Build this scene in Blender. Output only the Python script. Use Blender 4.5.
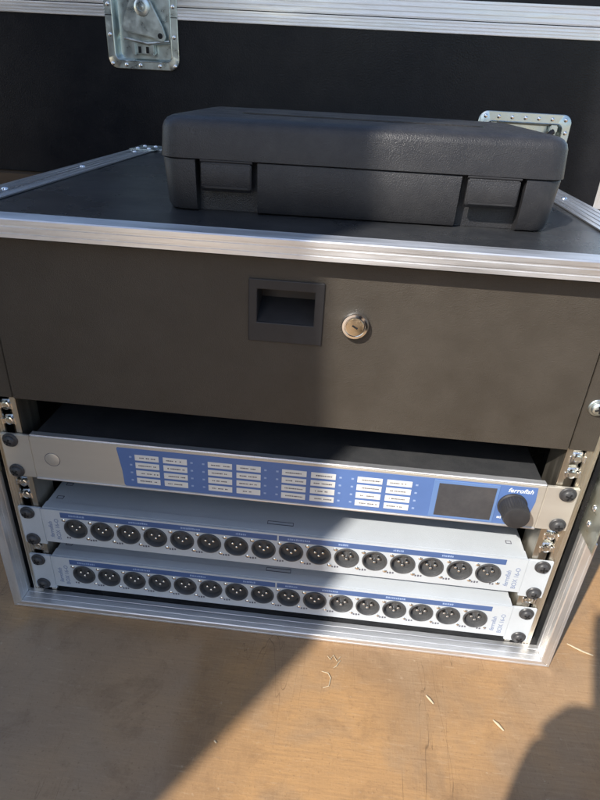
import bpy, bmesh, math, random
from mathutils import Matrix, Vector
random.seed(7)
for o in list(bpy.data.objects): bpy.data.objects.remove(o)
S = bpy.context.scene
COL = S.collection
FLOOR = -0.0197

# ------------------------------------------------------------------ camera
cd = bpy.data.cameras.new('camera'); cam = bpy.data.objects.new('camera', cd); COL.objects.link(cam)
R_ = Vector((0.99397232, 0.09829476, 0.04855071))
F_ = Vector((-0.06257112, 0.87227935, -0.48498824))
U_ = Vector((-0.09002158, 0.47902701, 0.87317194))
CAM = Vector((0.04075638, -0.38884124, 0.44886087))
m = Matrix.Identity(4)
for i in range(3):
    m[i][0] = R_[i]; m[i][1] = U_[i]; m[i][2] = -F_[i]; m[i][3] = CAM[i]
cam.matrix_world = m
cd.sensor_fit = 'VERTICAL'; cd.sensor_height = 36.0; cd.sensor_width = 27.0
cd.lens = 572.61 / 800 * 36.0
cd.clip_start = 0.01; cd.clip_end = 500
S.camera = cam

# ------------------------------------------------------------------ light
AZ, EL = math.radians(34), math.radians(42)      # the light travels towards +y, turned AZ towards +x
SUND = Vector((math.sin(AZ) * math.cos(EL), math.cos(AZ) * math.cos(EL), -math.sin(EL)))
W = bpy.data.worlds.new('World'); S.world = W; W.use_nodes = True
nt = W.node_tree
bg = nt.nodes['Background']; sky = nt.nodes.new('ShaderNodeTexSky')
sky.sky_type = 'NISHITA'; sky.sun_disc = False
sky.sun_elevation = EL; sky.sun_rotation = math.atan2(-SUND.x, -SUND.y)
nt.links.new(sky.outputs[0], bg.inputs[0]); bg.inputs[1].default_value = 0.15
ld = bpy.data.lights.new('sun', 'SUN'); sun = bpy.data.objects.new('sun', ld); COL.objects.link(sun)
ld.energy = 4.4; ld.angle = math.radians(0.8); ld.color = (1.0, 0.94, 0.85)
sun.rotation_euler = SUND.to_track_quat('-Z', 'Y').to_euler()
sun.location = (-2, -3, 4)
S.view_settings.view_transform = 'Standard'; S.view_settings.look = 'None'
S.view_settings.exposure = 0.5; S.view_settings.gamma = 1.0

# ------------------------------------------------------------------ materials
def mat(name, base, rough=0.5, metal=0.0, var=0.0, vscale=20, bump=0.0, bscale=400, stretch=None,
        rvar=0.0, dust=0.0, dscale=14, dcol=(0.32, 0.31, 0.29), spec=0.5, coat=0.0):
    M = bpy.data.materials.new(name); M.use_nodes = True
    n = M.node_tree.nodes; l = M.node_tree.links; b = n['Principled BSDF']
    b.inputs['Base Color'].default_value = (*base, 1); b.inputs['Roughness'].default_value = rough
    b.inputs['Metallic'].default_value = metal; b.inputs['Specular IOR Level'].default_value = spec
    b.inputs['Coat Weight'].default_value = coat
    tc = n.new('ShaderNodeTexCoord'); mp = n.new('ShaderNodeMapping'); l.new(tc.outputs['Object'], mp.inputs[0])
    if stretch: mp.inputs['Scale'].default_value = stretch
    col = None
    if var or rvar:
        t = n.new('ShaderNodeTexNoise'); t.inputs['Scale'].default_value = vscale; t.inputs['Detail'].default_value = 6
        t.inputs['Roughness'].default_value = 0.65
        l.new(mp.outputs[0], t.inputs[0])
        if var:
            r = n.new('ShaderNodeMapRange'); r.inputs[1].default_value = 0.3; r.inputs[2].default_value = 0.7
            r.inputs[3].default_value = 1 - var; r.inputs[4].default_value = 1 + var
            l.new(t.outputs[0], r.inputs[0])
            mx = n.new('ShaderNodeMix'); mx.data_type = 'RGBA'; mx.blend_type = 'MULTIPLY'; mx.inputs[0].default_value = 1
            mx.inputs[6].default_value = (*base, 1); l.new(r.outputs[0], mx.inputs[7]); col = mx.outputs[2]
        if rvar:
            r2 = n.new('ShaderNodeMapRange'); r2.inputs[1].default_value = 0.3; r2.inputs[2].default_value = 0.7
            r2.inputs[3].default_value = max(0.02, rough - rvar); r2.inputs[4].default_value = min(1, rough + rvar)
            l.new(t.outputs[0], r2.inputs[0]); l.new(r2.outputs[0], b.inputs['Roughness'])
    if dust:
        t2 = n.new('ShaderNodeTexNoise'); t2.inputs['Scale'].default_value = dscale; t2.inputs['Detail'].default_value = 9
        t2.inputs['Roughness'].default_value = 0.75; l.new(tc.outputs['Object'], t2.inputs[0])
        r3 = n.new('ShaderNodeMapRange'); r3.inputs[1].default_value = 0.42; r3.inputs[2].default_value = 0.8
        r3.inputs[3].default_value = 0.15 * dust; r3.inputs[4].default_value = dust; l.new(t2.outputs[0], r3.inputs[0])
        m2 = n.new('ShaderNodeMix'); m2.data_type = 'RGBA'; l.new(r3.outputs[0], m2.inputs[0])
        if col: l.new(col, m2.inputs[6])
        else: m2.inputs[6].default_value = (*base, 1)
        m2.inputs[7].default_value = (*dcol, 1); col = m2.outputs[2]
    if col: l.new(col, b.inputs['Base Color'])
    if bump:
        t4 = n.new('ShaderNodeTexNoise'); t4.inputs['Scale'].default_value = bscale; t4.inputs['Detail'].default_value = 3
        l.new(mp.outputs[0], t4.inputs[0])
        bp = n.new('ShaderNodeBump'); bp.inputs['Strength'].default_value = bump; bp.inputs['Distance'].default_value = 0.001
        l.new(t4.outputs[0], bp.inputs['Height']); l.new(bp.outputs[0], b.inputs['Normal'])
    return M
MT = {}
MT['laminate'] = mat('black_laminate', (0.020, 0.022, 0.026), 0.30, bump=0.2, bscale=900, rvar=0.1, vscale=9, dust=0.12, dscale=22)
MT['trunk_lam'] = mat('trunk_laminate', (0.007, 0.008, 0.011), 0.34, bump=0.35, bscale=420, rvar=0.12, vscale=5, dust=0.035, dscale=16, spec=0.22)  # base blackened to give the trunk its deep shadow
MT['alu_x'] = mat('aluminium_along_x', (0.86, 0.87, 0.89), 0.43, 0.85, var=0.13, vscale=70, stretch=(0.10, 1, 1), rvar=0.14, bump=0.35, bscale=160, dust=0.24, dscale=60, dcol=(0.60, 0.60, 0.59))  # whitish diffuse layer brightens the trim with baked-in sky reflection
MT['alu_y'] = mat('aluminium_along_y', (0.80, 0.81, 0.83), 0.30, 0.95, var=0.07, vscale=60, stretch=(1, 0.04, 1), rvar=0.10, bump=0.12, bscale=500, dust=0.12, dscale=45, dcol=(0.6, 0.6, 0.6))
MT['alu_z'] = mat('aluminium_along_z', (0.86, 0.87, 0.89), 0.43, 0.85, var=0.13, vscale=70, stretch=(1, 1, 0.10), rvar=0.14, bump=0.35, bscale=160, dust=0.24, dscale=60, dcol=(0.60, 0.60, 0.59))
MT['rail'] = mat('rail_metal', (0.66, 0.61, 0.52), 0.42, 1.0, var=0.15, vscale=70, stretch=(1, 1, 0.04), rvar=0.1, dust=0.2, dscale=60)
MT['zinc'] = mat('zinc', (0.64, 0.71, 0.70), 0.34, 1.0, var=0.12, vscale=60, rvar=0.12, dust=0.10, dscale=50)
MT['chrome'] = mat('bright_steel', (0.82, 0.83, 0.84), 0.16, 1.0, var=0.1, vscale=120, rvar=0.06)
MT['lockring'] = mat('polished_lock_ring', (0.86, 0.86, 0.85), 0.09, 1.0, var=0.05, vscale=200)
MT['brass'] = mat('lock_metal', (0.83, 0.76, 0.60), 0.2, 1.0, var=0.1, vscale=200, rvar=0.1)
MT['drawer'] = mat('powder_coat_black', (0.048, 0.040, 0.031), 0.47, var=0.10, vscale=30, bump=0.5, bscale=1500, rvar=0.10, dust=0.08, dscale=13, dcol=(0.34, 0.30, 0.25))  # black lifted in the colour to show veiling sun glare
MT['plastic'] = mat('black_plastic', (0.024, 0.024, 0.027), 0.48, rvar=0.07, vscale=60, dust=0.07, dscale=30, spec=0.4)
MT['grain'] = mat('grained_black_plastic', (0.019, 0.019, 0.022), 0.36, bump=0.42, bscale=1300, rvar=0.09, vscale=40, dust=0.09, dscale=26, spec=0.5)  # darkened towards the shaded half of the carry case
MT['black'] = mat('black_satin', (0.045, 0.045, 0.048), 0.42, rvar=0.1, vscale=90)
MT['chassis'] = mat('black_chassis', (0.032, 0.034, 0.038), 0.5, bump=0.3, bscale=900, dust=0.12, dscale=30)
MT['face'] = mat('silver_face_floor_tinted', (0.66, 0.63, 0.57), 0.42, 0.6, var=0.04, vscale=80, stretch=(0.06, 1, 1), rvar=0.05)  # silver metal; beige cast of the reflected floor painted into the base
MT['grey'] = mat('light_grey_paint', (0.52, 0.56, 0.60), 0.42, 0.0, var=0.05, vscale=12, bump=0.25, bscale=1500, rvar=0.06, dust=0.08, dscale=30, dcol=(0.36, 0.36, 0.36))
MT['blue'] = mat('blue_print', (0.095, 0.175, 0.41), 0.42, var=0.05, vscale=40, rvar=0.05)
MT['blue_dim'] = mat('blue_strip', (0.070, 0.125, 0.29), 0.45, var=0.05, vscale=40)
MT['paper'] = mat('label_paper', (0.72, 0.72, 0.70), 0.6, var=0.05, vscale=80)
MT['ink'] = mat('dark_ink', (0.10, 0.10, 0.13), 0.6)
MT['ink_mid'] = mat('grey_blue_ink', (0.22, 0.27, 0.40), 0.6)
MT['white_ink'] = mat('white_ink', (0.75, 0.79, 0.86), 0.5)
MT['pale_ink'] = mat('pale_blue_ink', (0.30, 0.40, 0.62), 0.5)
MT['screen'] = mat('unlit_screen', (0.060, 0.060, 0.066), 0.2, var=0.05, vscale=30, dust=0.14, dscale=40, coat=0.4)
MT['bezel'] = mat('blue_window', (0.14, 0.24, 0.48), 0.14, coat=0.5)
MT['xlr'] = mat('connector_black', (0.058, 0.060, 0.064), 0.42, rvar=0.08, vscale=150, dust=0.12, dscale=90)  # lightened from black for lens glare on the sunlit cups
MT['straw'] = mat('dry_wood', (0.50, 0.41, 0.28), 0.7, var=0.2, vscale=300)
MT['crate'] = mat('crate_wood', (0.07, 0.045, 0.026), 0.6, var=0.25, vscale=30, stretch=(0.1, 1, 1))
MT['door'] = mat('dark_vehicle_paint', (0.055, 0.062, 0.075), 0.5, var=0.06, vscale=5, dust=0.05)
MT['cloth'] = mat('dark_cloth', (0.03, 0.032, 0.04), 0.9, var=0.2, vscale=60, bump=0.5, bscale=900)
MT['skin'] = mat('skin', (0.52, 0.33, 0.25), 0.55)
MT['gap'] = mat('gap_black', (0.006, 0.006, 0.007), 0.8)

def floor_mat():
    M = bpy.data.materials.new('worn_plywood_floor'); M.use_nodes = True
    n = M.node_tree.nodes; l = M.node_tree.links; b = n['Principled BSDF']
    tc = n.new('ShaderNodeTexCoord')
    def mapping(scale, rot=0):
        q = n.new('ShaderNodeMapping'); q.inputs['Scale'].default_value = scale; q.inputs['Rotation'].default_value = (0, 0, rot)
        l.new(tc.outputs['Object'], q.inputs[0]); return q.outputs[0]
    def noise(vec, s, d=6, r=0.6, dist=0.0):
        t = n.new('ShaderNodeTexNoise'); t.inputs['Scale'].default_value = s; t.inputs['Detail'].default_value = d
        t.inputs['Roughness'].default_value = r; t.inputs['Distortion'].default_value = dist; l.new(vec, t.inputs[0]); return t.outputs[0]
    def rng(v, a, c, o0=0.0, o1=1.0):
        r = n.new('ShaderNodeMapRange'); r.inputs[1].default_value = a; r.inputs[2].default_value = c
        r.inputs[3].default_value = o0; r.inputs[4].default_value = o1; l.new(v, r.inputs[0]); return r.outputs[0]
    def mix(f, a, c, bt='MIX'):
        x = n.new('ShaderNodeMix'); x.data_type = 'RGBA'; x.blend_type = bt
        if isinstance(f, float): x.inputs[0].default_value = f
        else: l.new(f, x.inputs[0])
        for k, q in ((6, a), (7, c)):
            if isinstance(q, tuple): x.inputs[k].default_value = (*q, 1)
            else: l.new(q, x.inputs[k])
        return x.outputs[2]
    iso = mapping((1, 1, 1)); gr = mapping((1.0, 14, 1), 0.12); gr2 = mapping((16, 1, 1), 0.05)
    big = noise(iso, 4.5, 3, 0.55, 0.6)
    c = mix(rng(big, 0.42, 0.58), (0.30, 0.185, 0.098), (0.46, 0.265, 0.115))
    patch = noise(iso, 11, 5, 0.6, 0.4)
    c = mix(rng(patch, 0.48, 0.60, 0, 0.6), c, (0.33, 0.225, 0.135))
    grain = noise(gr, 34, 8, 0.7, 0.3)
    c = mix(rng(grain, 0.34, 0.68, 0.0, 0.5), c, (0.225, 0.135, 0.068))
    fine = noise(gr2, 55, 6, 0.75)
    c = mix(rng(fine, 0.52, 0.80, 0.0, 0.40), c, (0.50, 0.335, 0.18))
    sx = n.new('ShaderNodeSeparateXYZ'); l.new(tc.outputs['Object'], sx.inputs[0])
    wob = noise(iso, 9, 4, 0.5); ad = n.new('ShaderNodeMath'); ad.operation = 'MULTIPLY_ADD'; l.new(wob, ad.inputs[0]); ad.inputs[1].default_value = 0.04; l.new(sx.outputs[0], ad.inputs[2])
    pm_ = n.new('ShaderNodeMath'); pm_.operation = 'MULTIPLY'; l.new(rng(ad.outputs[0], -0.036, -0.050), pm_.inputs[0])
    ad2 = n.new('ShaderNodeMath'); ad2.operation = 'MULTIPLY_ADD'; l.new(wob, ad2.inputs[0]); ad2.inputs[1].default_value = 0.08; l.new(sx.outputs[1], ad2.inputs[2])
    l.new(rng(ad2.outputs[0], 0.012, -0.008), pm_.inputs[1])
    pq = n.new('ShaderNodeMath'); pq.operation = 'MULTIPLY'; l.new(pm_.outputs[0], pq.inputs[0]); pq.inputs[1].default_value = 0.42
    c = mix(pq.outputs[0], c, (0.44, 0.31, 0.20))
    speck = noise(iso, 420, 2, 0.5)
    c = mix(rng(speck, 0.62, 0.75, 0, 0.4), c, (0.15, 0.085, 0.045))
    speck2 = noise(iso, 160, 3, 0.6)
    c = mix(rng(speck2, 0.67, 0.76, 0, 0.4), c, (0.60, 0.47, 0.32))
    scuff = noise(mapping((3.0, 20, 1), 0.5), 16, 5, 0.7, 0.2)
    c = mix(rng(scuff, 0.58, 0.74, 0, 0.35), c, (0.56, 0.42, 0.27))
    grime = noise(iso, 26, 8, 0.75, 0.5)
    c = mix(rng(grime, 0.52, 0.70, 0, 0.5), c, (0.18, 0.105, 0.055))
    # hair cracks: thin lines where a stretched noise crosses its middle
    for sc, rot, wd in ((1.6, 0.12, 0.0022), (2.1, -0.15, 0.002)):
        v = noise(mapping((5, 0.45, 1), rot), sc * 3, 3, 0.5, 0.2)
        sub = n.new('ShaderNodeMath'); sub.operation = 'SUBTRACT'; l.new(v, sub.inputs[0]); sub.inputs[1].default_value = 0.52
        ab = n.new('ShaderNodeMath'); ab.operation = 'ABSOLUTE'; l.new(sub.outputs[0], ab.inputs[0])
        gate = rng(noise(iso, 9, 2), 0.52, 0.60)
        ln = rng(ab.outputs[0], 0.0, wd, 0.6, 0.0)
        mu = n.new('ShaderNodeMath'); mu.operation = 'MULTIPLY'; l.new(gate, mu.inputs[0]); l.new(ln, mu.inputs[1])
        c = mix(mu.outputs[0], c, (0.07, 0.04, 0.02))
    l.new(c, b.inputs['Base Color'])
    l.new(rng(grain, 0.3, 0.7, 0.42, 0.66), b.inputs['Roughness'])
    b.inputs['Specular IOR Level'].default_value = 0.4
    bp = n.new('ShaderNodeBump'); bp.inputs['Strength'].default_value = 0.35; bp.inputs['Distance'].default_value = 0.001
    l.new(mix(0.5, grain, speck), bp.inputs['Height']); l.new(bp.outputs[0], b.inputs['Normal'])
    return M
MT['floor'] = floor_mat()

# ------------------------------------------------------------------ helpers
class B:
    """collects shapes in one bmesh"""
    def __init__(s): s.bm = bmesh.new()
    def box(s, x0, x1, y0, y1, z0, z1, bev=0.0, seg=2):
        t = bmesh.new()
        v = [t.verts.new((x, y, z)) for x in (x0, x1) for y in (y0, y1) for z in (z0, z1)]
        for f in ((0, 1, 3, 2), (4, 6, 7, 5), (0, 4, 5, 1), (2, 3, 7, 6), (0, 2, 6, 4), (1, 5, 7, 3)):
            t.faces.new([v[i] for i in f])
        if bev: bmesh.ops.bevel(t, geom=list(t.edges), offset=bev, segments=seg, affect='EDGES', clamp_overlap=True)
        s.merge(t); return s
    def merge(s, t):
        me = bpy.data.meshes.new('tmp'); t.to_mesh(me); t.free(); s.bm.from_mesh(me); bpy.data.meshes.remove(me)
    def prism(s, pts, a, b, axis='y', bev=0.0):
        """polygon given in the plane normal to axis, extruded from a to b"""
        def p(u, v, w): return {'y': (u, w, v), 'x': (w, u, v), 'z': (u, v, w)}[axis]
        t = bmesh.new()
        A = [t.verts.new(p(u, v, a)) for u, v in pts]; Bv = [t.verts.new(p(u, v, b)) for u, v in pts]
        t.faces.new(A); t.faces.new(Bv[::-1]); n = len(pts)
        for i in range(n): t.faces.new((A[i], Bv[i], Bv[(i + 1) % n], A[(i + 1) % n]))
        bmesh.ops.recalc_face_normals(t, faces=list(t.faces))
        if bev: bmesh.ops.bevel(t, geom=list(t.edges), offset=bev, segments=2, affect='EDGES', clamp_overlap=True)
        s.merge(t); return s
    def lathe(s, prof, c=(0, 0, 0), axis='y', n=24):
        """prof: (radius, height along axis)"""
        rings = []
        for r, h in prof:
            ring = []
            for k in range(n):
                a = 2 * math.pi * k / n; u, v = r * math.cos(a), r * math.sin(a)
                q = {'y': (u, h, v), 'z': (u, v, h), 'x': (h, u, v)}[axis]
                ring.append(s.bm.verts.new((q[0] + c[0], q[1] + c[1], q[2] + c[2])))
            rings.append(ring)
        for i in range(len(rings) - 1):
            for k in range(n):
                s.bm.faces.new((rings[i][k], rings[i][(k + 1) % n], rings[i + 1][(k + 1) % n], rings[i + 1][k]))
        s.bm.faces.new(rings[0]); s.bm.faces.new(rings[-1][::-1]); return s
    def tube(s, pts, r, n=6):
        rings = []
        for i, p in enumerate(pts):
            p = Vector(p); d = (Vector(pts[min(i + 1, len(pts) - 1)]) - Vector(pts[max(i - 1, 0)])).normalized()
            u = d.orthogonal().normalized() if abs(d.z) > 0.9 else d.cross(Vector((0, 0, 1))).normalized(); w = d.cross(u)
            rr = r[i] if isinstance(r, (list, tuple)) else r
            rings.append([s.bm.verts.new(p + u * rr * math.cos(2 * math.pi * k / n) + w * rr * math.sin(2 * math.pi * k / n)) for k in range(n)])
        for i in range(len(rings) - 1):
            for k in range(n): s.bm.faces.new((rings[i][k], rings[i][(k + 1) % n], rings[i + 1][(k + 1) % n], rings[i + 1][k]))
        s.bm.faces.new(rings[0]); s.bm.faces.new(rings[-1][::-1]); return s
    def grid(s, xs, zs, holes, y0, y1):
        """plate in xz between y0 (front) and y1 with cells left out"""
        V = {}
        def v(i, j, k):
            if (i, j, k) not in V: V[i, j, k] = s.bm.verts.new((xs[i], (y0, y1)[k], zs[j]))
            return V[i, j, k]
        full = lambda i, j: 0 <= i < len(xs) - 1 and 0 <= j < len(zs) - 1 and (i, j) not in holes
        for i in range(len(xs) - 1):
            for j in range(len(zs) - 1):
                if not full(i, j): continue
                s.bm.faces.new((v(i, j, 0), v(i + 1, j, 0), v(i + 1, j + 1, 0), v(i, j + 1, 0)))
                s.bm.faces.new((v(i, j, 1), v(i, j + 1, 1), v(i + 1, j + 1, 1), v(i + 1, j, 1)))
                for di, dj, a, b in ((-1, 0, (0, 0), (0, 1)), (1, 0, (1, 1), (1, 0)), (0, -1, (1, 0), (0, 0)), (0, 1, (0, 1), (1, 1))):
                    if not full(i + di, j + dj):
                        p, q = (i + a[0], j + a[1]), (i + b[0], j + b[1])
                        s.bm.faces.new((v(*p, 0), v(*q, 0), v(*q, 1), v(*p, 1)))
        return s
    def mesh(s, name, material, smooth=False):
        bmesh.ops.recalc_face_normals(s.bm, faces=list(s.bm.faces))
        me = bpy.data.meshes.new(name); s.bm.to_mesh(me); s.bm.free()
        me.materials.append(MT[material])
        if smooth:
            for p in me.polygons: p.use_smooth = True
            me.set_sharp_from_angle(angle=math.radians(38))
        return me

def link(name, me, parent=None, loc=(0, 0, 0), rot=None):
    o = bpy.data.objects.new(name, me); COL.objects.link(o)
    if parent: o.parent = parent
    o.location = loc
    if rot: o.rotation_euler = rot
    return o
def part(name, b, material, parent=None, loc=(0, 0, 0), rot=None, smooth=False):
    return link(name, b.mesh(name, material, smooth), parent, loc, rot)
def tag(o, label, cat, group=None, kind=None):
    o['label'] = label; o['category'] = cat
    if group: o['group'] = group
    if kind: o['kind'] = kind
    return o
def thing(name, label, cat, loc=(0, 0, 0), rz=0, group=None):
    o = bpy.data.objects.new(name, None); COL.objects.link(o); o.empty_display_size = 0.05
    o.location = loc; o.rotation_euler = (0, 0, rz); return tag(o, label, cat, group)
def text(name, body, size, material, parent, loc, rot=(math.pi / 2, 0, 0), shear=0.0, bold=0.0, space=1.0, sx=1.0):
    cu = bpy.data.curves.new('t', 'FONT'); cu.body = body; cu.size = size; cu.shear = shear; cu.offset = bold
    cu.space_character = space; cu.align_x = 'CENTER'; cu.align_y = 'CENTER'; cu.extrude = 0.00004
    o = bpy.data.objects.new('t', cu); COL.objects.link(o)
    me = bpy.data.meshes.new_from_object(o.evaluated_get(bpy.context.evaluated_depsgraph_get()))
    bpy.data.objects.remove(o); bpy.data.curves.remove(cu)
    me.materials.clear(); me.materials.append(MT[material])
    q = link(name, me, parent, loc, rot); q.scale = (sx, 1, 1); return q
def rrect(x0, x1, z0, z1, r, n=5):
    p = []
    for cx, cz, a0 in ((x1 - r, z1 - r, 0), (x0 + r, z1 - r, 90), (x0 + r, z0 + r, 180), (x1 - r, z0 + r, 270)):
        for k in range(n + 1):
            a = math.radians(a0 + 90 * k / n); p.append((cx + r * math.cos(a), cz + r * math.sin(a)))
    return p

# shared small meshes
def rivet_mesh():
    return B().lathe([(0.0031, 0.0), (0.0030, -0.0006), (0.0022, -0.0014), (0.0008, -0.0018)], n=12).mesh('rivet', 'chrome', True)
RIVET = rivet_mesh()
def screw_meshes(mt):
    a = B().lathe([(0.0066, 0), (0.0068, -0.0008), (0.0062, -0.0016), (0.0052, -0.0018), (0.0050, -0.0030), (0.0040, -0.0040),
                   (0.0022, -0.0046), (0.0006, -0.0047)], n=24).mesh('rack_screw', mt, True)
    c = B().box(-0.0030, 0.0030, -0.00500, -0.0038, -0.00055, 0.00055).box(-0.00055, 0.00055, -0.00495, -0.0038, -0.0030, 0.0030).mesh('cross_recess', 'gap')
    return a, c
SCREW_B = screw_meshes('black'); SCREW_Z = screw_meshes('zinc')
def screw(parent, x, y, z, kit=SCREW_B):
    o = link('rack_screw', kit[0], parent, (x, y, z), (0, random.uniform(0, 3.1), 0))
    link('cross_recess', kit[1], o); return o

# ================================================================== SETTING
fl = B()
fl.bm.faces.new([fl.bm.verts.new(p) for p in ((-6, -5, 0), (6, -5, 0), (6, 7, 0), (-6, 7, 0))])
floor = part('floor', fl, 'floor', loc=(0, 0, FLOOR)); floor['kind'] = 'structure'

# ================================================================== RACK CASE
XL, XR = -0.2591, 0.2619; YF, YB = -0.0176, 0.452; ZB, ZT = FLOOR, 0.360
T = 0.0085
rc = thing('rack_case', 'black rack flight case with aluminium edges, open front, standing on the brown floor', 'flight case', (0, 0, FLOOR))
oz = -FLOOR
def rp(name, b, m_, **k): return part(name, b, m_, rc, (0, 0, oz), **k)
P_ = 0.0012   # trims sit this far outside the panels
rp('top_panel', B().box(XL + P_, XR - P_, YF + 0.004, YB - P_, ZT - T, ZT - P_, 0.0004), 'laminate')
rp('bottom_panel', B().box(XL + P_, XR - P_, YF + 0.020, YB - P_, ZB + P_, ZB + 0.0070, 0.0004), 'laminate')
rp('back_panel', B().box(XL + T + 0.0005, XR - T - 0.0005, YB - T, YB - P_, ZB + T + 0.0005, ZT - T - 0.0005), 'laminate')
for sx, x0, x1 in ((-1, XL + P_, XL + T), (1, XR - T, XR - P_)):
    rp('side_panel', B().box(x0, x1, YF + 0.004, YB - P_, ZB + T + 0.0004, ZT - T - 0.0004), 'laminate')
# front frame extrusions, profile (outward distance from opening -> a = across, y)
def frame_trim(name, fa, fb, m_):
    """fa, fb: functions mapping (across, y) to a point at each end"""
    # across 0 = outer face of the case, grows inwards
    prof = [(0, 0.0205), (0, YF + 0.0008), (0.0008, YF), (0.0028, YF), (0.0030, YF + 0.0003), (0.0036, YF + 0.0003), (0.0038, YF),
            (0.0082, YF), (0.0090, YF + 0.0008), (0.0090, YF + 0.0052), (0.0088, YF + 0.0054), (0.0088, YF + 0.0060), (0.0090, YF + 0.0062),
            (0.0090, YF + 0.0118), (0.0088, YF + 0.0120), (0.0088, YF + 0.0126), (0.0090, YF + 0.0128), (0.0090, 0.0000), (0.0013, 0.0004), (0.0013, 0.0205)]
    b = B(); A = [b.bm.verts.new(fa(*p)) for p in prof]; C = [b.bm.verts.new(fb(*p)) for p in prof]; n = len(prof)
    for i in range(n): b.bm.faces.new((A[i], A[(i + 1) % n], C[(i + 1) % n], C[i]))
    b.bm.faces.new(A[::-1]); b.bm.faces.new(C)
    return rp(name, b, m_)
e = 0.0002
frame_trim('edge_trim', lambda a, y: (XL + a + e, y, ZB + a * 0.86), lambda a, y: (XR - a - e, y, ZB + a * 0.86), 'alu_x')
# top one is taller in front
def top_trim():
    prof = [(0, 0.0015), (0, YF + 0.0008), (0.0008, YF), (0.0036, YF), (0.0039, YF + 0.0007), (0.0052, YF + 0.0007), (0.0055, YF),
            (0.0085, YF), (0.0088, YF + 0.0007), (0.0098, YF + 0.0007), (0.0101, YF), (0.0128, YF), (0.0130, YF + 0.0008), (0.0130, YF + 0.004),
            (0.0092, YF + 0.005), (0.0092, 0.0075), (0.0014, 0.0075), (0.0014, 0.0015)]
    prof = [(a, y) for a, y in prof]
    b = B(); A = [b.bm.verts.new((XL + min(a, 0.009) + e, y, ZT - a)) for a, y in prof]; C = [b.bm.verts.new((XR - min(a, 0.009) - e, y, ZT - a)) for a, y in prof]; n = len(prof)
    for i in range(n): b.bm.faces.new((A[i], A[(i + 1) % n], C[(i + 1) % n], C[i]))
    b.bm.faces.new(A[::-1]); b.bm.faces.new(C)
    rp('edge_trim', b, 'alu_x')
top_trim()
CUT0, CUT1 = 0.1335, 0.252      # the side trims are cut here for the latch plates
for sgn, X in ((1, XL), (-1, XR)):
    frame_trim('edge_trim', lambda a, y: (X + sgn * a, y, ZB + a * 0.86 + e), lambda a, y: (X + sgn * a, y, CUT0), 'alu_z')
    frame_trim('edge_trim', lambda a, y: (X + sgn * a, y, CUT1), lambda a, y: (X + sgn * a, y, ZT - a - 0.004 - e), 'alu_z')
# long L trims along the top sides, with grooves
def side_trim(X, sgn, z, sz):
    w = 0.0305
    prof = [(0, 0.022)] + [(0, 0)]
    for g in (0.006, 0.0125, 0.019, 0.0255): prof += [(g - 0.0012, 0), (g - 0.0008, 0.0005), (g + 0.0008, 0.0005), (g + 0.0012, 0)]
    prof += [(w, 0), (w, 0.0011), (0.0011, 0.0011), (0.0011, 0.022)]
    b = B(); A = [b.bm.verts.new((X + sgn * a, 0.0019, z - sz * d)) for a, d in prof]; C = [b.bm.verts.new((X + sgn * a, YB, z - sz * d)) for a, d in prof]; n = len(prof)
    for i in range(n): b.bm.faces.new((A[i], A[(i + 1) % n], C[(i + 1) % n], C[i]))
    b.bm.faces.new(A[::-1]); b.bm.faces.new(C)
    return rp('edge_trim', b, 'alu_y')
for X, sgn in ((XL - 0.0004, 1), (XR + 0.0004, -1)):
    tr = side_trim(X, sgn, ZT + 0.0004, 1)
    for y in (0.081, 0.229, 0.385):
        link('rivet', RIVET, tr, (X + sgn * 0.0145, y, ZT + 0.0004), (-math.pi / 2, 0, 0))
# rear top trim
rp('edge_trim', B().box(XL + 0.031, XR - 0.031, YB - 0.03, YB + 0.0004, ZT - 0.001, ZT + 0.0004, 0.0003), 'alu_x')
# corner braces at the back of the top
for X, sgn in ((XL, 1), (XR, -1)):
    bb = rp('corner_brace', B().box(min(X, X + sgn * 0.034), max(X, X + sgn * 0.034), YB - 0.05, YB + 0.0012, ZT + 0.0006, ZT + 0.0020, 0.0006), 'zinc')
    for dx, y in ((0.009, YB - 0.04), (0.024, YB - 0.04), (0.009, YB - 0.012), (0.024, YB - 0.012)):
        link('rivet', RIVET, bb, (X + sgn * dx, y, ZT + 0.002), (-math.pi / 2, 0, 0))
# latch plates in the side frame
for X, sgn in ((XL, 1), (XR, -1)):
    xi = X + sgn * 0.0102
    pl = rp('latch_plate', B().box(min(xi, xi - sgn * 0.0014), max(xi, xi - sgn * 0.0014), -0.030, 0.0002, CUT0 + 0.001, CUT1 - 0.001, 0.0005), 'zinc')
    for z in (0.150, 0.166, 0.19, 0.214, 0.236):
        link('rivet', RIVET, pl, (xi, -0.012, z), (0, 0, sgn * math.pi / 2))
    rp('latch_hook', B().box(min(X - sgn * 0.004, xi - sgn * 0.002), max(X - sgn * 0.004, xi - sgn * 0.002), -0.037, -0.020, 0.152, 0.2, 0.003), 'zinc', smooth=True)
# rack rails: two strips with a slot between, ridges, return flange, rungs
for sgn in (-1, 1):
    def xx(a, b): return (a, b) if sgn > 0 else (-b, -a)
    r = B()
    z0, z1 = ZB + 0.0075, ZT - T - 0.006
    r.box(*xx(0.2228, 0.2278), 0.0006, 0.0030, z0, z1, 0.0003).box(*xx(0.2375, 0.2468), 0.0006, 0.0030, z0, z1, 0.0003)
    r.box(*xx(0.2228, 0.2250), 0.0031, 0.030, z0, z1)
    for a in (0.2395, 0.2422, 0.2450): r.box(*xx(a, a + 0.0012), 0.0001, 0.0007, z0, z1)
    z = z0 + 0.006
    while z < z1 - 0.006:
        r.box(*xx(0.2277, 0.2376), 0.0007, 0.0029, z, z + 0.0042); z += 0.01587
    r.box(*xx(0.2251, 0.2468), 0.026, 0.030, z0, z1)
    rp('rack_rail', r, 'rail')
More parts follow.
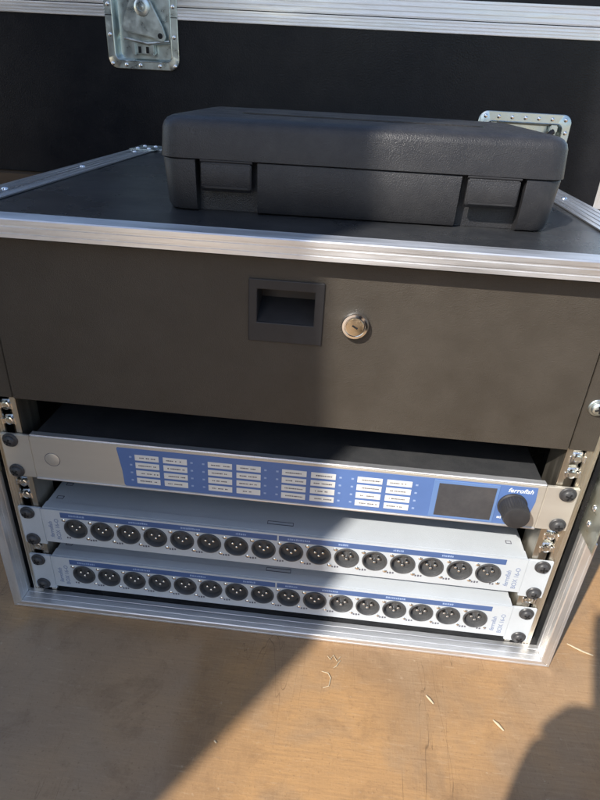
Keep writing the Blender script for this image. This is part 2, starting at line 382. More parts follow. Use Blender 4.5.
# cage nuts seen between the units
NUT = B().box(-0.0046, 0.0046, 0.002, 0.0075, -0.0046, 0.0046, 0.0008).lathe([(0.0026, 0.002), (0.0038, 0.0016), (0.0038, -0.0004), (0.0027, -0.0008), (0.0026, 0.0018)], n=14)
NUT.box(-0.0062, -0.0048, -0.0016, 0.006, -0.0032, 0.0032, 0.0004).box(0.0048, 0.0062, -0.0016, 0.006, -0.0032, 0.0032, 0.0004).box(-0.0062, 0.0062, 0.0068, 0.0078, -0.0042, 0.0042, 0.0003)
NUT = NUT.mesh('cage_nut', 'chrome', True)
for sgn in (-1, 1):
    for z in (0.2015, 0.1868, 0.1215, 0.1075, 0.0452):
        link('cage_nut', NUT, rc, (sgn * 0.2326, 0.0012, z + oz), (0, random.uniform(-0.15, 0.15), 0))

# ================================================================== DRAWER (3U)
dz0, dz1 = 0.2120, 0.3445
dr = thing('rack_storage_unit', 'black lockable drawer unit filling the top of the rack case', 'rack unit', (0, 0, dz0))
def dp(name, b, m_, **k): return part(name, b, m_, dr, (0, 0, -dz0), **k)
hx0, hx1, hz0, hz1 = -0.0235, 0.0228, 0.2945, 0.3232
fp = dp('front_panel', B().grid([-0.2208, hx0, hx1, 0.2208], [dz0 + 0.0004, hz0, hz1, dz1 - 0.0012], {(1, 1)}, -0.0042, -0.0006), 'drawer')
bv = fp.modifiers.new('bevel', 'BEVEL'); bv.width = 0.0005; bv.segments = 2; bv.limit_method = 'ANGLE'
b = B()
for sgn in (-1, 1):
    a = (0.2222, 0.2413) if sgn > 0 else (-0.2413, -0.2222)
    er = dp('mounting_ear', B().box(*a, -0.0026, -0.0002, dz0, dz1 - 0.0012, 0.0004), 'drawer')
    for z in (0.2505, 0.3125): screw(dr, sgn * 0.2322, -0.0027, z - dz0, SCREW_Z)
dp('drawer_body', B().grid([-0.217, -0.030, 0.030, 0.217], [dz0 + 0.003, 0.280, 0.331, dz1 - 0.006], {(1, 1)}, 0.0002, 0.0022).box(-0.217, 0.217, 0.030, 0.33, dz0 + 0.003, dz1 - 0.006), 'drawer')
# recessed pull
pu = dp('recessed_pull', B().grid([-0.0272, -0.0210, 0.0198, 0.0264], [0.2818, 0.2968, 0.3212, 0.3285], {(1, 1)}, -0.0058, -0.0044), 'plastic')
bv = pu.modifiers.new('bevel', 'BEVEL'); bv.width = 0.0007; bv.segments = 2; bv.limit_method = 'ANGLE'
cup = B()
for q in ((-0.0228, -0.0212, -0.0046, 0.018, 0.2950, 0.3230), (0.0200, 0.0216, -0.0046, 0.018, 0.2950, 0.3230),
          (-0.0211, 0.0199, -0.0046, 0.018, 0.3214, 0.3230), (-0.0228, 0.0216, 0.0181, 0.0195, 0.295, 0.323)): cup.box(*q)
cu = part('pull_cup', cup, 'plastic', pu)
part('cup_floor', B().prism([(-0.0042, 0.2952), (-0.0042, 0.2967), (0.018, 0.3085), (0.018, 0.2952)], -0.0211, 0.0199, 'x'), 'plastic', pu)
# cylinder lock
lk = part('lock', B().lathe([(0.0098, 0.0), (0.0100, -0.0006), (0.0098, -0.0042), (0.0090, -0.0052), (0.0074, -0.0054), (0.0071, -0.0044), (0.0069, -0.0044), (0.0068, -0.0050), (0.0004, -0.0051)], n=36), 'lockring', dr, (0.0493, -0.0043, 0.3003 - dz0), smooth=True)
part('lock_core', B().lathe([(0.0064, -0.0051), (0.0062, -0.0056), (0.0003, -0.0057)], n=30), 'brass', lk, smooth=True)
part('keyhole', B().box(-0.0022, 0.0022, -0.0060, -0.0050, -0.0006, 0.0006), 'gap', lk, rot=(0, 0.5, 0))

# ================================================================== CONVERTER (1U)
uz = 0.1540; uh = 0.0219
cv = thing('audio_converter', 'silver and blue rack audio unit with label grid, small screen and knob', 'audio unit', (0, 0, uz - uh))
def cp(name, b, m_, **k): return part(name, b, m_, cv, (0, 0, uh - uz), **k)
cp('faceplate', B().box(-0.2150, 0.2150, -0.0036, -0.0004, uz - uh, uz + uh, 0.0005), 'face')
for sgn in (-1, 1):
    a = (0.2154, 0.2412) if sgn > 0 else (-0.2412, -0.2154)
    cp('mounting_ear', B().box(*a, -0.0030, -0.0001, uz - uh, uz + uh, 0.0005), 'face')
    for z in (0.1702, 0.1384): screw(cv, sgn * 0.2325, -0.0031, z - uz + uh)
cp('chassis', B().box(-0.2145, 0.2145, -0.0002, 0.24, uz - uh + 0.001, uz + uh - 0.0018, 0.0006), 'chassis')
cp('top_lip', B().box(-0.2150, 0.2150, -0.0040, 0.0030, uz + uh + 0.0001, uz + uh + 0.0019, 0.0008), 'alu_x', smooth=True)
cp('bottom_bright_strip', B().box(-0.2150, 0.2150, -0.0046, -0.0037, uz - uh, uz - uh + 0.0016, 0.0003), 'alu_x')
# power button: a thin ring groove with a cap
pb = part('power_button', B().lathe([(0.0064, 0), (0.0064, -0.0001), (0.0062, -0.0002), (0.0003, -0.0002)], n=32), 'face', cv, (-0.1978, -0.0036, 0.1540 - uz + uh), smooth=True)
part('button_gap', B().lathe([(0.0069, -0.00004), (0.0069, -0.00010), (0.0064, -0.00010), (0.0064, -0.00004)], n=32), 'ink', pb)
ov = [(-0.1392, 0.1722), (-0.1386, 0.1738), (0.2085, 0.1738), (0.2094, 0.160), (0.2076, 0.148), (0.2060, 0.1342), (-0.1342, 0.1342), (-0.1356, 0.1355), (-0.1362, 0.150)]
cp('blue_overlay', B().prism(ov, -0.00385, -0.0034), 'blue')
YO = -0.00385
LAB = B().box(-0.0103, 0.0103, -0.00030, 0, -0.0029, 0.0029, 0.0001, 1).mesh('label_strip', 'paper')
def ink_mesh(seed):
    rr = random.Random(seed); b_ = B(); x = -0.0080 + rr.random() * 0.002; xe_ = rr.uniform(0.004, 0.0085)
    while x < xe_:
        w = rr.uniform(0.0006, 0.0013); h = rr.uniform(0.0004, 0.0006)
        if rr.random() < 0.86: b_.box(x, x + w, -0.0004, -0.00029, -h, h)
        x += w + rr.uniform(0.0002, 0.0004)
    return b_.mesh('label_print', 'ink')
INKS = [ink_mesh(i) for i in range(32)]
DOT = B().box(-0.0010, 0.0010, -0.00012, 0, -0.0008, 0.0008).mesh('channel_mark', 'pale_ink')
for g in range(4):
    gx = -0.1136 + g * 0.0627
    for c in (0, 1):
        for r in range(4):
            z = 0.1652 - r * 0.0080; x = gx + c * 0.0243
            lb = link('label_strip', LAB, cv, (x, YO, z - uz + uh)); link('label_print', INKS[g * 8 + c * 4 + r], lb)['kind'] = 'stuff'
            link('channel_mark', DOT, cv, (x + (-0.0142 if c == 0 else 0.0142), YO, z - uz + uh))
sw = part('screen_window', B().box(0.1262, 0.1792, -0.00045, 0, 0.1352 - uz + uh, 0.1730 - uz + uh, 0.0002, 1), 'bezel', cv, (0, YO, 0))
part('screen', B().box(0.1305, 0.1768, -0.0006, -0.0004, 0.1372 - uz + uh, 0.1700 - uz + uh), 'screen', sw)
text('logo', 'ferrofish', 0.0058, 'white_ink', cv, (0.1957, YO - 0.0001, 0.1693 - uz + uh), shear=0.25, bold=0.00012, space=1.02, sx=0.98)
cp('knob_icon', B().box(0.1822, 0.1846, YO - 0.00015, YO, 0.1400, 0.1418).box(0.1850, 0.1856, YO - 0.00015, YO, 0.1396, 0.1424), 'white_ink')
kn = part('knob', B().lathe([(0.0118, 0), (0.0119, -0.0012), (0.0108, -0.0020), (0.0106, -0.0150), (0.0100, -0.0168), (0.0085, -0.0174), (0.0003, -0.0176)], n=40), 'plastic', cv, (0.1918, YO, 0.1546 - uz + uh), smooth=True)
kb = B()
for k in range(30):
    a = 2 * math.pi * k / 30; kb.tube([(0.0106 * math.cos(a), -0.0024, 0.0106 * math.sin(a)), (0.0105 * math.cos(a), -0.0148, 0.0105 * math.sin(a))], 0.00042, 5)
part('grip_ribs', kb, 'plastic', kn)

# ================================================================== CONNECTOR PANELS (1U, 16 XLR)
PITCH = 0.02514; RH = 0.01125
def xlr_face():
    b = B(); n = 32; zc = 0.0020; y0, y1 = -0.0028, -0.0008; h = 0.02175; hb = 0.0174; md = (h - hb) / 2; mh = (h + hb) / 2
    Xc = [(-7.5 + i) * PITCH for i in range(16)]
    def quad(*p): b.bm.faces.new([b.bm.verts.new(q) for q in p])
    for xc in Xc:
        ci, so = [], []
        for k in range(n):
            a = 2 * math.pi * k / n + math.pi / 4; c, s_ = math.cos(a), math.sin(a); ci.append((xc + RH * c, zc + RH * s_))
            t = k / (n / 4); side = int(t) % 4; f = (t - int(t)) * 2 - 1
            so.append({0: (xc - f * PITCH / 2, h), 1: (xc - PITCH / 2, md - f * mh), 2: (xc + f * PITCH / 2, -hb), 3: (xc + PITCH / 2, md + f * mh)}[side])
        for k in range(n):
            j = (k + 1) % n
            quad((*[ci[k][0]], y0, ci[k][1]), (so[k][0], y0, so[k][1]), (so[j][0], y0, so[j][1]), (ci[j][0], y0, ci[j][1]))
            quad((ci[k][0], y0, ci[k][1]), (ci[j][0], y0, ci[j][1]), (ci[j][0], y1, ci[j][1]), (ci[k][0], y1, ci[k][1]))
    xe = 8 * PITCH
    for s_ in (-1, 1):
        quad((s_ * xe, y0, -hb), (s_ * 0.2195, y0, -hb), (s_ * 0.2195, y0, h), (s_ * xe, y0, h))
        quad((s_ * 0.2195, y0, -hb), (s_ * 0.2195, y1, -hb), (s_ * 0.2195, y1, h), (s_ * 0.2195, y0, h))
        ze = h if s_ > 0 else -hb
        quad((-0.2195, y0, ze), (-0.2195, y1, ze), (0.2195, y1, ze), (0.2195, y0, ze))
    bmesh.ops.remove_doubles(b.bm, verts=list(b.bm.verts), dist=1e-6)
    return b.mesh('faceplate', 'grey')
FACE = xlr_face()
CUP = B().lathe([(0.01122, 0.0010), (0.01122, -0.0034), (0.0109, -0.0040), (0.0101, -0.0040), (0.0097, -0.0034), (0.0094, 0.0050), (0.0080, 0.0052), (0.0077, 0.0040),
                 (0.0071, 0.0040), (0.0068, 0.0052), (0.0040, 0.0053), (0.0002, 0.0054)], n=32)
CUP.box(-0.0016, 0.0016, -0.0030, 0.005, 0.0080, 0.0098)
CUP = CUP.mesh('xlr_connector', 'xlr', True)
PIN = B().lathe([(0.0015, 0.0053), (0.0015, -0.0014), (0.0012, -0.0024), (0.0004, -0.0029)], n=12).mesh('pin', 'chrome', True)
FIX = B().lathe([(0.0019, 0.0), (0.0019, -0.0005), (0.0012, -0.0010), (0.0003, -0.0011)], n=12).mesh('connector_screw', 'chrome', True)
MARK = B().box(-0.0020, -0.0006, -0.0001, 0, -0.0009, 0.0009).box(0.0003, 0.0018, -0.0001, 0, -0.0010, 0.0008).mesh('channel_print', 'ink')
CHS = B().box(-0.2188, 0.2188, -0.0006, 0.155, 0.0202, 0.0214, 0.0004).box(-0.2188, 0.2188, -0.0006, 0.155, -0.0168, -0.0158).box(-0.2188, -0.2178, -0.0006, 0.155, -0.0157, 0.0201).box(0.2178, 0.2188, -0.0006, 0.155, -0.0157, 0.0201).box(-0.2177, 0.2177, 0.15, 0.154, -0.0157, 0.0201).mesh('chassis', 'grey')
LIP = B().box(-0.2190, 0.2190, -0.0006, 0.0085, 0.0215, 0.0221, 0.0002).mesh('front_flange', 'grey')
def slot_ring(b, x0, x1, y0, y1, w=0.0005):
    b.box(x0, x1, y0, y0 + w, 0, 0.0003).box(x0, x1, y1 - w, y1, 0, 0.0003).box(x0, x0 + w, y0 + w, y1 - w, 0, 0.0003).box(x1 - w, x1, y0 + w, y1 - w, 0, 0.0003); return b
def panel(zc, label, code):
    t = thing('connector_panel', label, 'connector panel', (0, 0, zc - 0.02225), group='connector panels in the rack')
    o = 0.02225
    link('faceplate', FACE, t, (0, 0, o))
    for sgn in (-1, 1):
        a = (0.2199, 0.2412) if sgn > 0 else (-0.2412, -0.2199)
        part('mounting_ear', B().box(*a, -0.0026, -0.0001, -0.02175, 0.02175, 0.0004), 'grey', t, (0, 0, o))
        for z in (0.0159, -0.0159): screw(t, sgn * 0.2325, -0.0027, z + o)
    ch = link('chassis', CHS, t, (0, 0, o)); link('front_flange', LIP, t, (0, 0, o))
    part('lock_tab', slot_ring(B(), -0.0115, 0.0125, 0.0092, 0.0135), 'ink', ch, (0, 0, 0.0215))
    for a_ in ((-0.2125, -0.2060, 0.014, 0.018), (0.2040, 0.2090, 0.016, 0.020), (-0.2125, -0.2060, 0.034, 0.038)):
        part('vent_slot', slot_ring(B(), *a_), 'ink', ch, (0, 0, 0.0215))
    for x0, x1 in ((-0.2015, -0.0006), (0.0010, 0.2015)):
        st = part('blue_strip', B().box(x0, x1, -0.0030, -0.00275, 0.0138, 0.0197), 'blue_dim', t, (0, 0, o))
        w = B(); rr = random.Random(int(x0 * 1e4) + int(zc * 1e4)); x = x0 + 0.008
        while x < x1 - 0.02:
            for _ in range(rr.randint(5, 11)):
                dw = rr.uniform(0.0008, 0.0018); w.box(x, x + dw, -0.0031, -0.00299, 0.0160, 0.0177 + rr.uniform(-0.0002, 0.0004)); x += dw + 0.0005
            x += rr.uniform(0.022, 0.045)
        part('strip_print', w, 'pale_ink', st)['kind'] = 'stuff'
    for i in range(16):
        x = (-7.5 + i) * PITCH
        c = link('xlr_connector', CUP, t, (x, 0, o + 0.0020))
        for px, pz in ((-0.0036, 0.0018), (0.0036, 0.0018), (0.0, -0.0020)): link('pin', PIN, c, (px, 0, pz))
        link('connector_screw', FIX, t, (x - 0.0105, -0.0028, o + 0.0108)); link('connector_screw', FIX, t, (x + 0.0105, -0.0028, o - 0.0088))
        link('channel_print', MARK, t, (x + 0.0055 if i == 15 else x + 0.0145, -0.00282, o - 0.0104))
        link('channel_print', MARK, t, (x - 0.0083, -0.00282, o - 0.0100))
    for sx, xa, xb in ((-1, -0.2125, -0.2062), (1, 0.2062, 0.2135)):
        text('brand_print', 'ferrofish', 0.0056, 'ink_mid', t, (xa, -0.00285, o - 0.002), (math.pi / 2, -math.pi / 2, 0), shear=0.2, bold=0.0001)
        text('model_print', code, 0.0056, 'ink_mid', t, (xb, -0.00285, o - 0.001), (math.pi / 2, -math.pi / 2, 0), bold=0.00008)
    return t
panel(0.0745, 'light grey panel of sixteen round connectors directly below the blue audio unit', 'BOX 16-O')
panel(0.0159, 'lowest light grey panel of sixteen round connectors, just above the aluminium bottom edge', 'BOX 16-O')

# ================================================================== PLASTIC CARRY CASE
pc = thing('plastic_tool_case', 'closed black plastic carry case with two latches lying on the rack case', 'carry case', (0.0405, 0.146, 0.3590), math.radians(1.6))
hw, hd = 0.1485, 0.092     # half width and depth
LXS = (-0.0975, 0.0965)
def shell(z_list, rr=0.016, n=6, notch=0.0, nw=0.0230):
    """rounded-rectangle rings: (z, inset); notch cuts the two latch channels into the front"""
    b = B(); rings = []
    for z, ins in z_list:
        pl = rrect(-hw + ins, hw - ins, -hd + ins, hd - ins, max(0.003, rr - ins * 0.5), n)
        if notch:
            f = -hd + ins; k = 3 * (n + 1); add = []
            for lx in LXS: add += [(lx - nw, f), (lx - nw + 0.0008, -hd + notch), (lx + nw - 0.0008, -hd + notch), (lx + nw, f)]
            pl = pl[:k] + add + pl[k:]
        rings.append([b.bm.verts.new((u, v, z)) for u, v in pl])
    k = len(rings[0])
    for i in range(len(rings) - 1):
        for j in range(k): b.bm.faces.new((rings[i][j], rings[i][(j + 1) % k], rings[i + 1][(j + 1) % k], rings[i + 1][j]))
    b.bm.faces.new(rings[0][::-1]); b.bm.faces.new(rings[-1]); return b
part('lower_shell', shell([(0.0, 0.0075), (0.0012, 0.0050), (0.005, 0.0034), (0.0358, 0.0012), (0.0366, 0.0016)], notch=0.0125), 'grain', pc, smooth=True)
part('seam', shell([(0.0364, 0.0135), (0.0374, 0.0135)]), 'gap', pc)
ld_ = part('lid', shell([(0.0371, 0.0010), (0.0377, 0.0000), (0.0570, 0.0016), (0.0605, 0.0028), (0.0630, 0.0050), (0.0648, 0.0085), (0.0656, 0.014), (0.0662, 0.035)]), 'grain', pc, smooth=True)
part('lid_rib', B().prism(rrect(-0.095, 0.095, -0.045, 0.045, 0.012), 0.0655, 0.0672, 'z', 0.0006), 'grain', ld_)
for lx in LXS:
    yf = -hd
    la = part('latch', B().prism([(yf + 0.0002, 0.0356), (yf - 0.0006, 0.0340), (yf - 0.0002, 0.0190), (yf + 0.0006, 0.0166), (yf + 0.0030, 0.0150), (yf + 0.0045, 0.0162), (yf + 0.0045, 0.0356)], lx - 0.0186, lx + 0.0186, 'x', 0.0014), 'grain', pc, smooth=True)
    part('latch_hinge', B().tube([(lx - 0.0192, yf + 0.0016, 0.0366), (lx + 0.0192, yf + 0.0016, 0.0366)], 0.0013, 10), 'plastic', la, smooth=True)
    part('latch_grip', B().box(lx - 0.0165, lx + 0.0165, yf - 0.0009, yf + 0.001, 0.0178, 0.0192, 0.0005), 'plastic', la)
for i, hx in enumerate((-0.075, 0.075)):
    part('hinge', B().tube([(hx - 0.02, hd + 0.001, 0.0362), (hx + 0.02, hd + 0.001, 0.0362)], 0.003, 8), 'plastic', pc, smooth=True)

# ================================================================== TRUNK BEHIND
TY = 0.65; TX0, TX1 = -1.02, 0.468; TZ0, TJ, TZ1 = 0.287, 0.5400, 0.80
tk = thing('flight_trunk', 'large black flight trunk with aluminium bands and recessed latch standing behind the rack case', 'flight trunk', (-0.276, TY, TZ0))
ofs = (0.276, -TY, -TZ0)
def tp(name, b, m_, parent=None, **k):
    if parent: return part(name, b, m_, parent, **k)
    return part(name, b, m_, tk, ofs, **k)
LX0, LX1, LZ0, LZ1 = -0.3640, -0.2635, 0.4620, 0.6020
HX0, HX1, HZ0, HZ1 = 0.2370, 0.3590, 0.315, 0.4130
tp('front_panel', B().grid([TX0 + 0.003, LX0, LX1, HX0, HX1, TX1 - 0.003], [TZ0, HZ0, HZ1, LZ0, TJ - 0.0006], {(1, 3), (3, 1)}, TY, TY + 0.009), 'trunk_lam')
tp('lid_panel', B().grid([TX0 + 0.003, LX0, LX1, TX1 - 0.003], [TJ + 0.0006, LZ1, TZ1 - 0.002], {(1, 0)}, TY, TY + 0.009), 'trunk_lam')
for x0, x1 in ((TX0, TX0 + 0.009), (TX1 - 0.009, TX1)):
    tp('side_panel', B().box(x0 + 0.0012, x1 - 0.0012, TY + 0.0095, TY + 0.55, TZ0, TZ1 - 0.002), 'trunk_lam')
tp('top_panel', B().box(TX0 + 0.010, TX1 - 0.010, TY + 0.0095, TY + 0.55, TZ1 - 0.011, TZ1 - 0.002), 'trunk_lam')
tp('back_panel', B().box(TX0 + 0.0012, TX1 - 0.0012, TY + 0.551, TY + 0.56, TZ0, TZ1 - 0.002), 'trunk_lam')
def band(z0, z1, x0, x1):
    b_ = B(); b_.box(x0, x1, TY - 0.0016, TY - 0.0002, z0, z1, 0.0004)
    h = z1 - z0
    for f in (0.10, 0.36, 0.62, 0.90): b_.box(x0, x1, TY - 0.0028, TY - 0.0017, z0 + h * f - 0.0013, z0 + h * f + 0.0013, 0.0005)
    return b_
for x0, x1 in ((TX0, -0.3722), (-0.2562, TX1)):
    tp('edge_band', band(0.5235, TJ - 0.0006, x0, x1), 'alu_x'); tp('edge_band', band(TJ + 0.0006, 0.5650, x0, x1), 'alu_x')
tp('corner_band', B().box(0.4385, TX1 + 0.0012, TY - 0.0016, TY - 0.0003, TZ0, 0.5230, 0.0004).box(TX1 - 0.0011, TX1 + 0.0012, TY, TY + 0.028, TZ0, 0.5230), 'alu_z')
tp('corner_band', B().box(0.4385, TX1 + 0.0012, TY - 0.0016, TY - 0.0003, 0.5655, TZ1, 0.0004), 'alu_z')
tp('corner_band', B().box(TX0 - 0.0012, TX0 + 0.03, TY - 0.0016, TY - 0.0003, TZ0, 0.5230, 0.0004), 'alu_z')
# recessed butterfly latch
def dish(x0, x1, z0, z1, ix0, ix1, iz0, iz1, depth, r):
    """flange with a rounded recess"""
    b_ = B(); n = 6
    ring = lambda a, y: [b_.bm.verts.new((u, y, v_)) for u, v_ in a]
    rs = [ring(rrect(x0, x1, z0, z1, r, n), TY - 0.0002), ring(rrect(x0, x1, z0, z1, r, n), TY - 0.0018), ring(rrect(x0 + 0.0008, x1 - 0.0008, z0 + 0.0008, z1 - 0.0008, r, n), TY - 0.0026),
          ring(rrect(ix0 - 0.002, ix1 + 0.002, iz0 - 0.002, iz1 + 0.002, r * 0.7, n), TY - 0.0026), ring(rrect(ix0 - 0.001, ix1 + 0.001, iz0 - 0.001, iz1 + 0.001, r * 0.6, n), TY - 0.0036), ring(rrect(ix0, ix1, iz0, iz1, r * 0.55, n), TY - 0.0026),
          ring(rrect(ix0 + 0.003, ix1 - 0.003, iz0 + 0.003, iz1 - 0.003, r * 0.5, n), TY + depth), ]
    k = len(rs[0])
    for i in range(len(rs) - 1):
        for j in range(k): b_.bm.faces.new((rs[i][j], rs[i][(j + 1) % k], rs[i + 1][(j + 1) % k], rs[i + 1][j]))
    b_.bm.faces.new(rs[-1]); return b_
lt = tp('butterfly_latch', dish(-0.3720, -0.2566, 0.4540, 0.6100, -0.3590, -0.2690, 0.4665, 0.5975, 0.014, 0.016), 'zinc', smooth=True)
part('joint_gap', B().box(-0.3718, -0.3600, TY - 0.00275, TY - 0.0020, TJ - 0.0145, TJ - 0.0135).box(-0.2680, -0.2568, TY - 0.00275, TY - 0.0020, TJ - 0.0145, TJ - 0.0135), 'gap', lt)
for x, z in ((-0.3655, 0.4605), (-0.3430, 0.4598), (-0.3200, 0.4598), (-0.2880, 0.4598), (-0.2630, 0.4605), (-0.3657, 0.500), (-0.2628, 0.500), (-0.3657, 0.5400), (-0.2628, 0.5400), (-0.3657, 0.575), (-0.2628, 0.575)):
    link('rivet', RIVET, lt, (x, TY - 0.0026, z))
wing = [(-0.3435, 0.506), (-0.3465, 0.511), (-0.3440, 0.518), (-0.3300, 0.548), (-0.3140, 0.557), (-0.2990, 0.548), (-0.2800, 0.513), (-0.2760, 0.500), (-0.2790, 0.494), (-0.2850, 0.4935), (-0.3000, 0.499)]
wg = part('latch_wing', B().prism(wing, TY - 0.0030, TY + 0.0002, 'y', 0.0010), 'zinc', lt, smooth=True)
part('wing_hole', B().lathe([(0.0040, TY - 0.0030), (0.0040, TY - 0.0032), (0.0003, TY - 0.00325)], c=(-0.2850, 0, 0.5010), n=18), 'gap', wg)
part('wing_pivot', B().lathe([(0.0125, TY - 0.003), (0.0120, TY - 0.0050), (0.0090, TY - 0.0062), (0.0060, TY - 0.0064), (0.0056, TY - 0.0056), (0.0022, TY - 0.0056), (0.0003, TY - 0.0060)], c=(-0.3110, 0, 0.5380), n=28), 'zinc', wg, smooth=True)
part('hook_bar', B().tube([(-0.3445, TY + 0.002, 0.4960), (-0.3060, TY - 0.001, 0.4900), (-0.2720, TY + 0.002, 0.4940), (-0.2715, TY + 0.002, 0.503)], 0.0022, 8), 'zinc', lt, smooth=True)
part('keeper', B().box(-0.3330, -0.2970, TY + 0.0030, TY + 0.0138, 0.4760, 0.4905, 0.0012).box(-0.3330, -0.3270, TY - 0.0010, TY + 0.0032, 0.4735, 0.4915, 0.001).box(-0.3030, -0.2970, TY - 0.0010, TY + 0.0032, 0.4735, 0.4915, 0.001), 'zinc', lt)
part('keeper_slot', B().box(-0.3235, -0.3190, TY + 0.0022, TY + 0.0031, 0.4770, 0.4860).box(-0.3110, -0.3065, TY + 0.0022, TY + 0.0031, 0.4770, 0.4860), 'gap', lt)
# recessed handle
hd_ = tp('recessed_handle', dish(0.2260, 0.3700, 0.305, 0.4240, 0.2395, 0.3565, 0.318, 0.4090, 0.012, 0.014), 'zinc', smooth=True)
for k in range(7):
    link('rivet', RIVET, hd_, (0.2360 + k * 0.0207, TY - 0.0026, 0.4165))
for z in (0.345, 0.375, 0.398):
    for x in (0.2330, 0.3635): link('rivet', RIVET, hd_, (x, TY - 0.0026, z))
part('handle_bar', B().tube([(0.2520, TY + 0.006, 0.405), (0.2520, TY - 0.001, 0.3985), (0.262, TY - 0.004, 0.3880), (0.334, TY - 0.004, 0.3880), (0.344, TY - 0.001, 0.3985), (0.344, TY + 0.006, 0.405)], 0.0045, 10), 'plastic', hd_, smooth=True)
part('handle_bracket', B().box(0.2450, 0.2570, TY - 0.002, TY + 0.010, 0.398, 0.4085, 0.0015).box(0.3390, 0.3510, TY - 0.002, TY + 0.010, 0.398, 0.4085, 0.0015), 'zinc', hd_)

# low wooden box carrying the trunk
cr = thing('wooden_crate', 'brown wooden crate under the large trunk behind the rack case', 'crate', (-0.276, TY - 0.02, FLOOR))
for i in range(4):
    z = FLOOR + 0.002 + i * 0.0762
    part('plank', B().box(-0.75, 0.744, 0.0, 0.022, z - FLOOR, z - FLOOR + 0.0735, 0.001), 'crate', cr)
part('crate_top', B().box(-0.75, 0.744, 0.0225, 0.56, 0.285, 0.3055, 0.001), 'crate', cr)
for x in (-0.735, 0.70): part('crate_side', B().box(x, x + 0.03, 0.0225, 0.55, 0.002, 0.2845), 'crate', cr)

# ================================================================== SPLINTERS ON THE FLOOR
def splinter(label, pts, r, flat=0.0):
    base = Vector(pts[0]); b_ = B().tube([(Vector(p) - base) + Vector((0, 0, r if not isinstance(r, list) else max(r))) for p in pts], r, 6)
    o = part('wood_splinter', b_, 'straw', None, (base.x, base.y, FLOOR)); tag(o, label, 'splinter', 'splinters on the floor'); return o
splinter('short pale splinter on the sunlit floor before the rack case', [(0.1432, -0.0618, 0), (0.1460, -0.0652, 0.0002), (0.1490, -0.0690, 0)], [0.0006, 0.0010, 0.0006])
splinter('pale splinter beside the blunt shadow on the sunlit floor', [(0.1985, -0.0772, 0), (0.2018, -0.0808, 0.0003), (0.2058, -0.0856, 0)], [0.0005, 0.0011, 0.0006])
splinter('long thin pale twig beside the right side of the rack case', [(0.2870, 0.0118, 0), (0.2935, 0.0075, 0.0004), (0.3000, 0.0040, 0.0004), (0.3085, 0.0012, 0)], [0.0005, 0.0008, 0.0009, 0.0005])
splinter('tiny pale chip on the shaded floor', [(-0.0322, -0.1240, 0), (-0.0302, -0.1256, 0)], [0.0007, 0.0005])
splinter('thin bent pale wood shaving against the aluminium bottom edge', [(0.0545, -0.0335, 0), (0.0572, -0.0372, 0.0003), (0.0597, -0.0322, 0.0005), (0.0633, -0.0381, 0.0004), (0.0664, -0.0330, 0.0003)], [0.0003, 0.0005, 0.0004, 0.0005, 0.0003])
splinter('straight pale wood shaving crossing towards the bent one', [(0.0665, -0.0368, 0), (0.0630, -0.0432, 0.0003), (0.0606, -0.0452, 0)], [0.0003, 0.0005, 0.0003])
splinter('forked pale wood shaving lying on the sunlit floor below the bent one', [(0.0500, -0.0500, 0), (0.0560, -0.0515, 0.0003), (0.0585, -0.0560, 0.0003), (0.0572, -0.0640, 0.0002), (0.0520, -0.0662, 0)], [0.0003, 0.0004, 0.0005, 0.0004, 0.0003])

# ================================================================== WHAT SHADES THE SCENE (behind the photographer's place)
DY = -0.80
EDGE = [(-0.482, 0.0), (-0.483, 0.90), (-0.520, 1.344), (-0.640, 2.72)]      # the door's free edge leans back above the waist
dn = thing('vehicle_door', 'tall dark vehicle door standing open beside the floor', 'door', (-1.08, DY, FLOOR))
part('door_leaf', B().prism([(-0.75, 0.0)] + [(x + 1.08, z) for x, z in EDGE] + [(-0.75, 2.72)], 0.0, 0.045, 'y', 0.001), 'door', dn)
for k in range(6): part('rib', B().box(-0.70, 0.38, 0.0455, 0.056, 0.28 + k * 0.42, 0.34 + k * 0.42, 0.004), 'door', dn)
part('door_handle', B().box(0.42, 0.445, 0.0455, 0.08, 0.95, 1.15, 0.006), 'zinc', dn)

# photographer kneeling behind the phone
ph_c = CAM + R_ * 0.021 - U_ * 0.058 - F_ * 0.014
pm = Matrix.Identity(4)
for i in range(3):
    pm[i][0] = R_[i]; pm[i][1] = U_[i]; pm[i][2] = -F_[i]; pm[i][3] = ph_c[i]
phone = thing('phone', 'black phone held upright by the kneeling person', 'phone')
phone.matrix_world = pm
part('phone_body', B().prism(rrect(-0.036, 0.036, -0.074, 0.074, 0.009), -0.004, 0.004, 'z', 0.001), 'black', phone)
part('phone_screen', B().prism(rrect(-0.034, 0.034, -0.072, 0.072, 0.008), 0.0041, 0.0044, 'z'), 'screen', phone)
part('phone_lens', B().lathe([(0.007, -0.0041), (0.007, -0.006), (0.0004, -0.0062)], c=(-0.026, 0.058, 0), axis='z', n=16), 'screen', phone)
def pw(a, b_, c): return tuple(ph_c + R_ * a + U_ * b_ + F_ * c)
SK = []; ED = []; RD = []
def node(p, r, par=None):
    SK.append(tuple(p)); RD.append(r)
    if par is not None: ED.append((par, len(SK) - 1))
    return len(SK) - 1
pel = node((0.22, -1.08, 0.24), 0.135)
w1 = node((0.215, -1.03, 0.40), 0.125, pel); w2 = node((0.21, -0.97, 0.56), 0.135, w1); nk = node((0.205, -0.93, 0.69), 0.06, w2)
hb = node((0.20, -0.90, 0.76), 0.075, nk); ht = node((0.19, -0.875, 0.845), 0.085, hb); node((0.188, -0.87, 0.90), 0.05, ht)
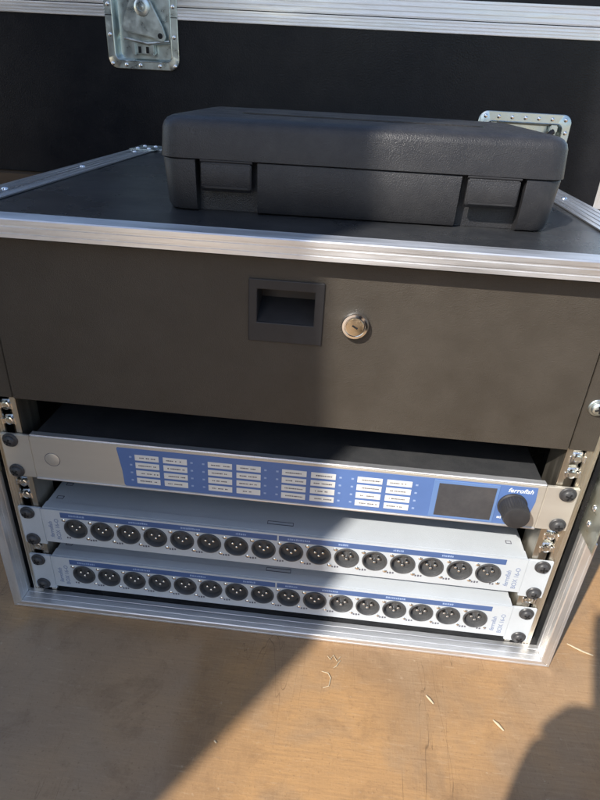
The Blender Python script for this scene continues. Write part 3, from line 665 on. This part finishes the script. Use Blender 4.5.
for s_ in (-1, 1):
    sh = node((0.21 + s_ * 0.165, -0.95, 0.62), 0.058, w2)
    if s_ < 0:
        el = node((-0.06, -0.70, 0.32), 0.060, sh); wr = node(pw(-0.080, -0.150, -0.05), 0.054, el); pa = node(pw(-0.078, -0.088, -0.002), 0.054, wr)
        for k in range(4):
            f1 = node(pw(-0.072 + 0.008 * k, -0.080 + k * 0.018, 0.014), 0.013, pa); f2 = node(pw(-0.046, -0.078 + k * 0.018, 0.020), 0.010, f1); node(pw(-0.018 + 0.004 * (k % 2), -0.076 + k * 0.017, 0.014), 0.008, f2)
        t1 = node(pw(-0.062, -0.050, -0.016), 0.013, pa); t2 = node(pw(-0.048, -0.026, -0.018), 0.011, t1); node(pw(-0.024, -0.008, -0.015), 0.009, t2)
    else:
        el = node((0.42, -0.76, 0.40), 0.045, sh); wr = node((0.36, -0.66, 0.24), 0.028, el); pa = node((0.345, -0.62, 0.20), 0.026, wr)
        for k in range(4):
            f1 = node((0.31 + k * 0.019, -0.56, 0.19), 0.009, pa); f2 = node((0.31 + k * 0.019, -0.54, 0.165), 0.008, f1); node((0.312 + k * 0.018, -0.545, 0.145), 0.007, f2)
        t1 = node((0.31, -0.62, 0.18), 0.010, pa); node((0.295, -0.59, 0.165), 0.009, t1)
    hp = node((0.22 + s_ * 0.09, -1.06, 0.20), 0.085, pel); kn_ = node((0.22 + s_ * 0.13, -0.70, 0.045), 0.06, hp)
    an = node((0.22 + s_ * 0.10, -1.12, 0.025), 0.04, kn_); node((0.22 + s_ * 0.10, -1.26, 0.02), 0.033, an)
me = bpy.data.meshes.new('person'); me.from_pydata(SK, ED, []); per = link('person', me)
sk = per.modifiers.new('skin', 'SKIN'); sb = per.modifiers.new('sub', 'SUBSURF'); sb.levels = 2; sb.render_levels = 2
for i, v_ in enumerate(me.skin_vertices[0].data): v_.radius = (RD[i], RD[i]); v_.use_root = (i == 0)
me.materials.append(MT['cloth'])
tag(per, 'person in dark clothes kneeling and holding up a phone', 'person')
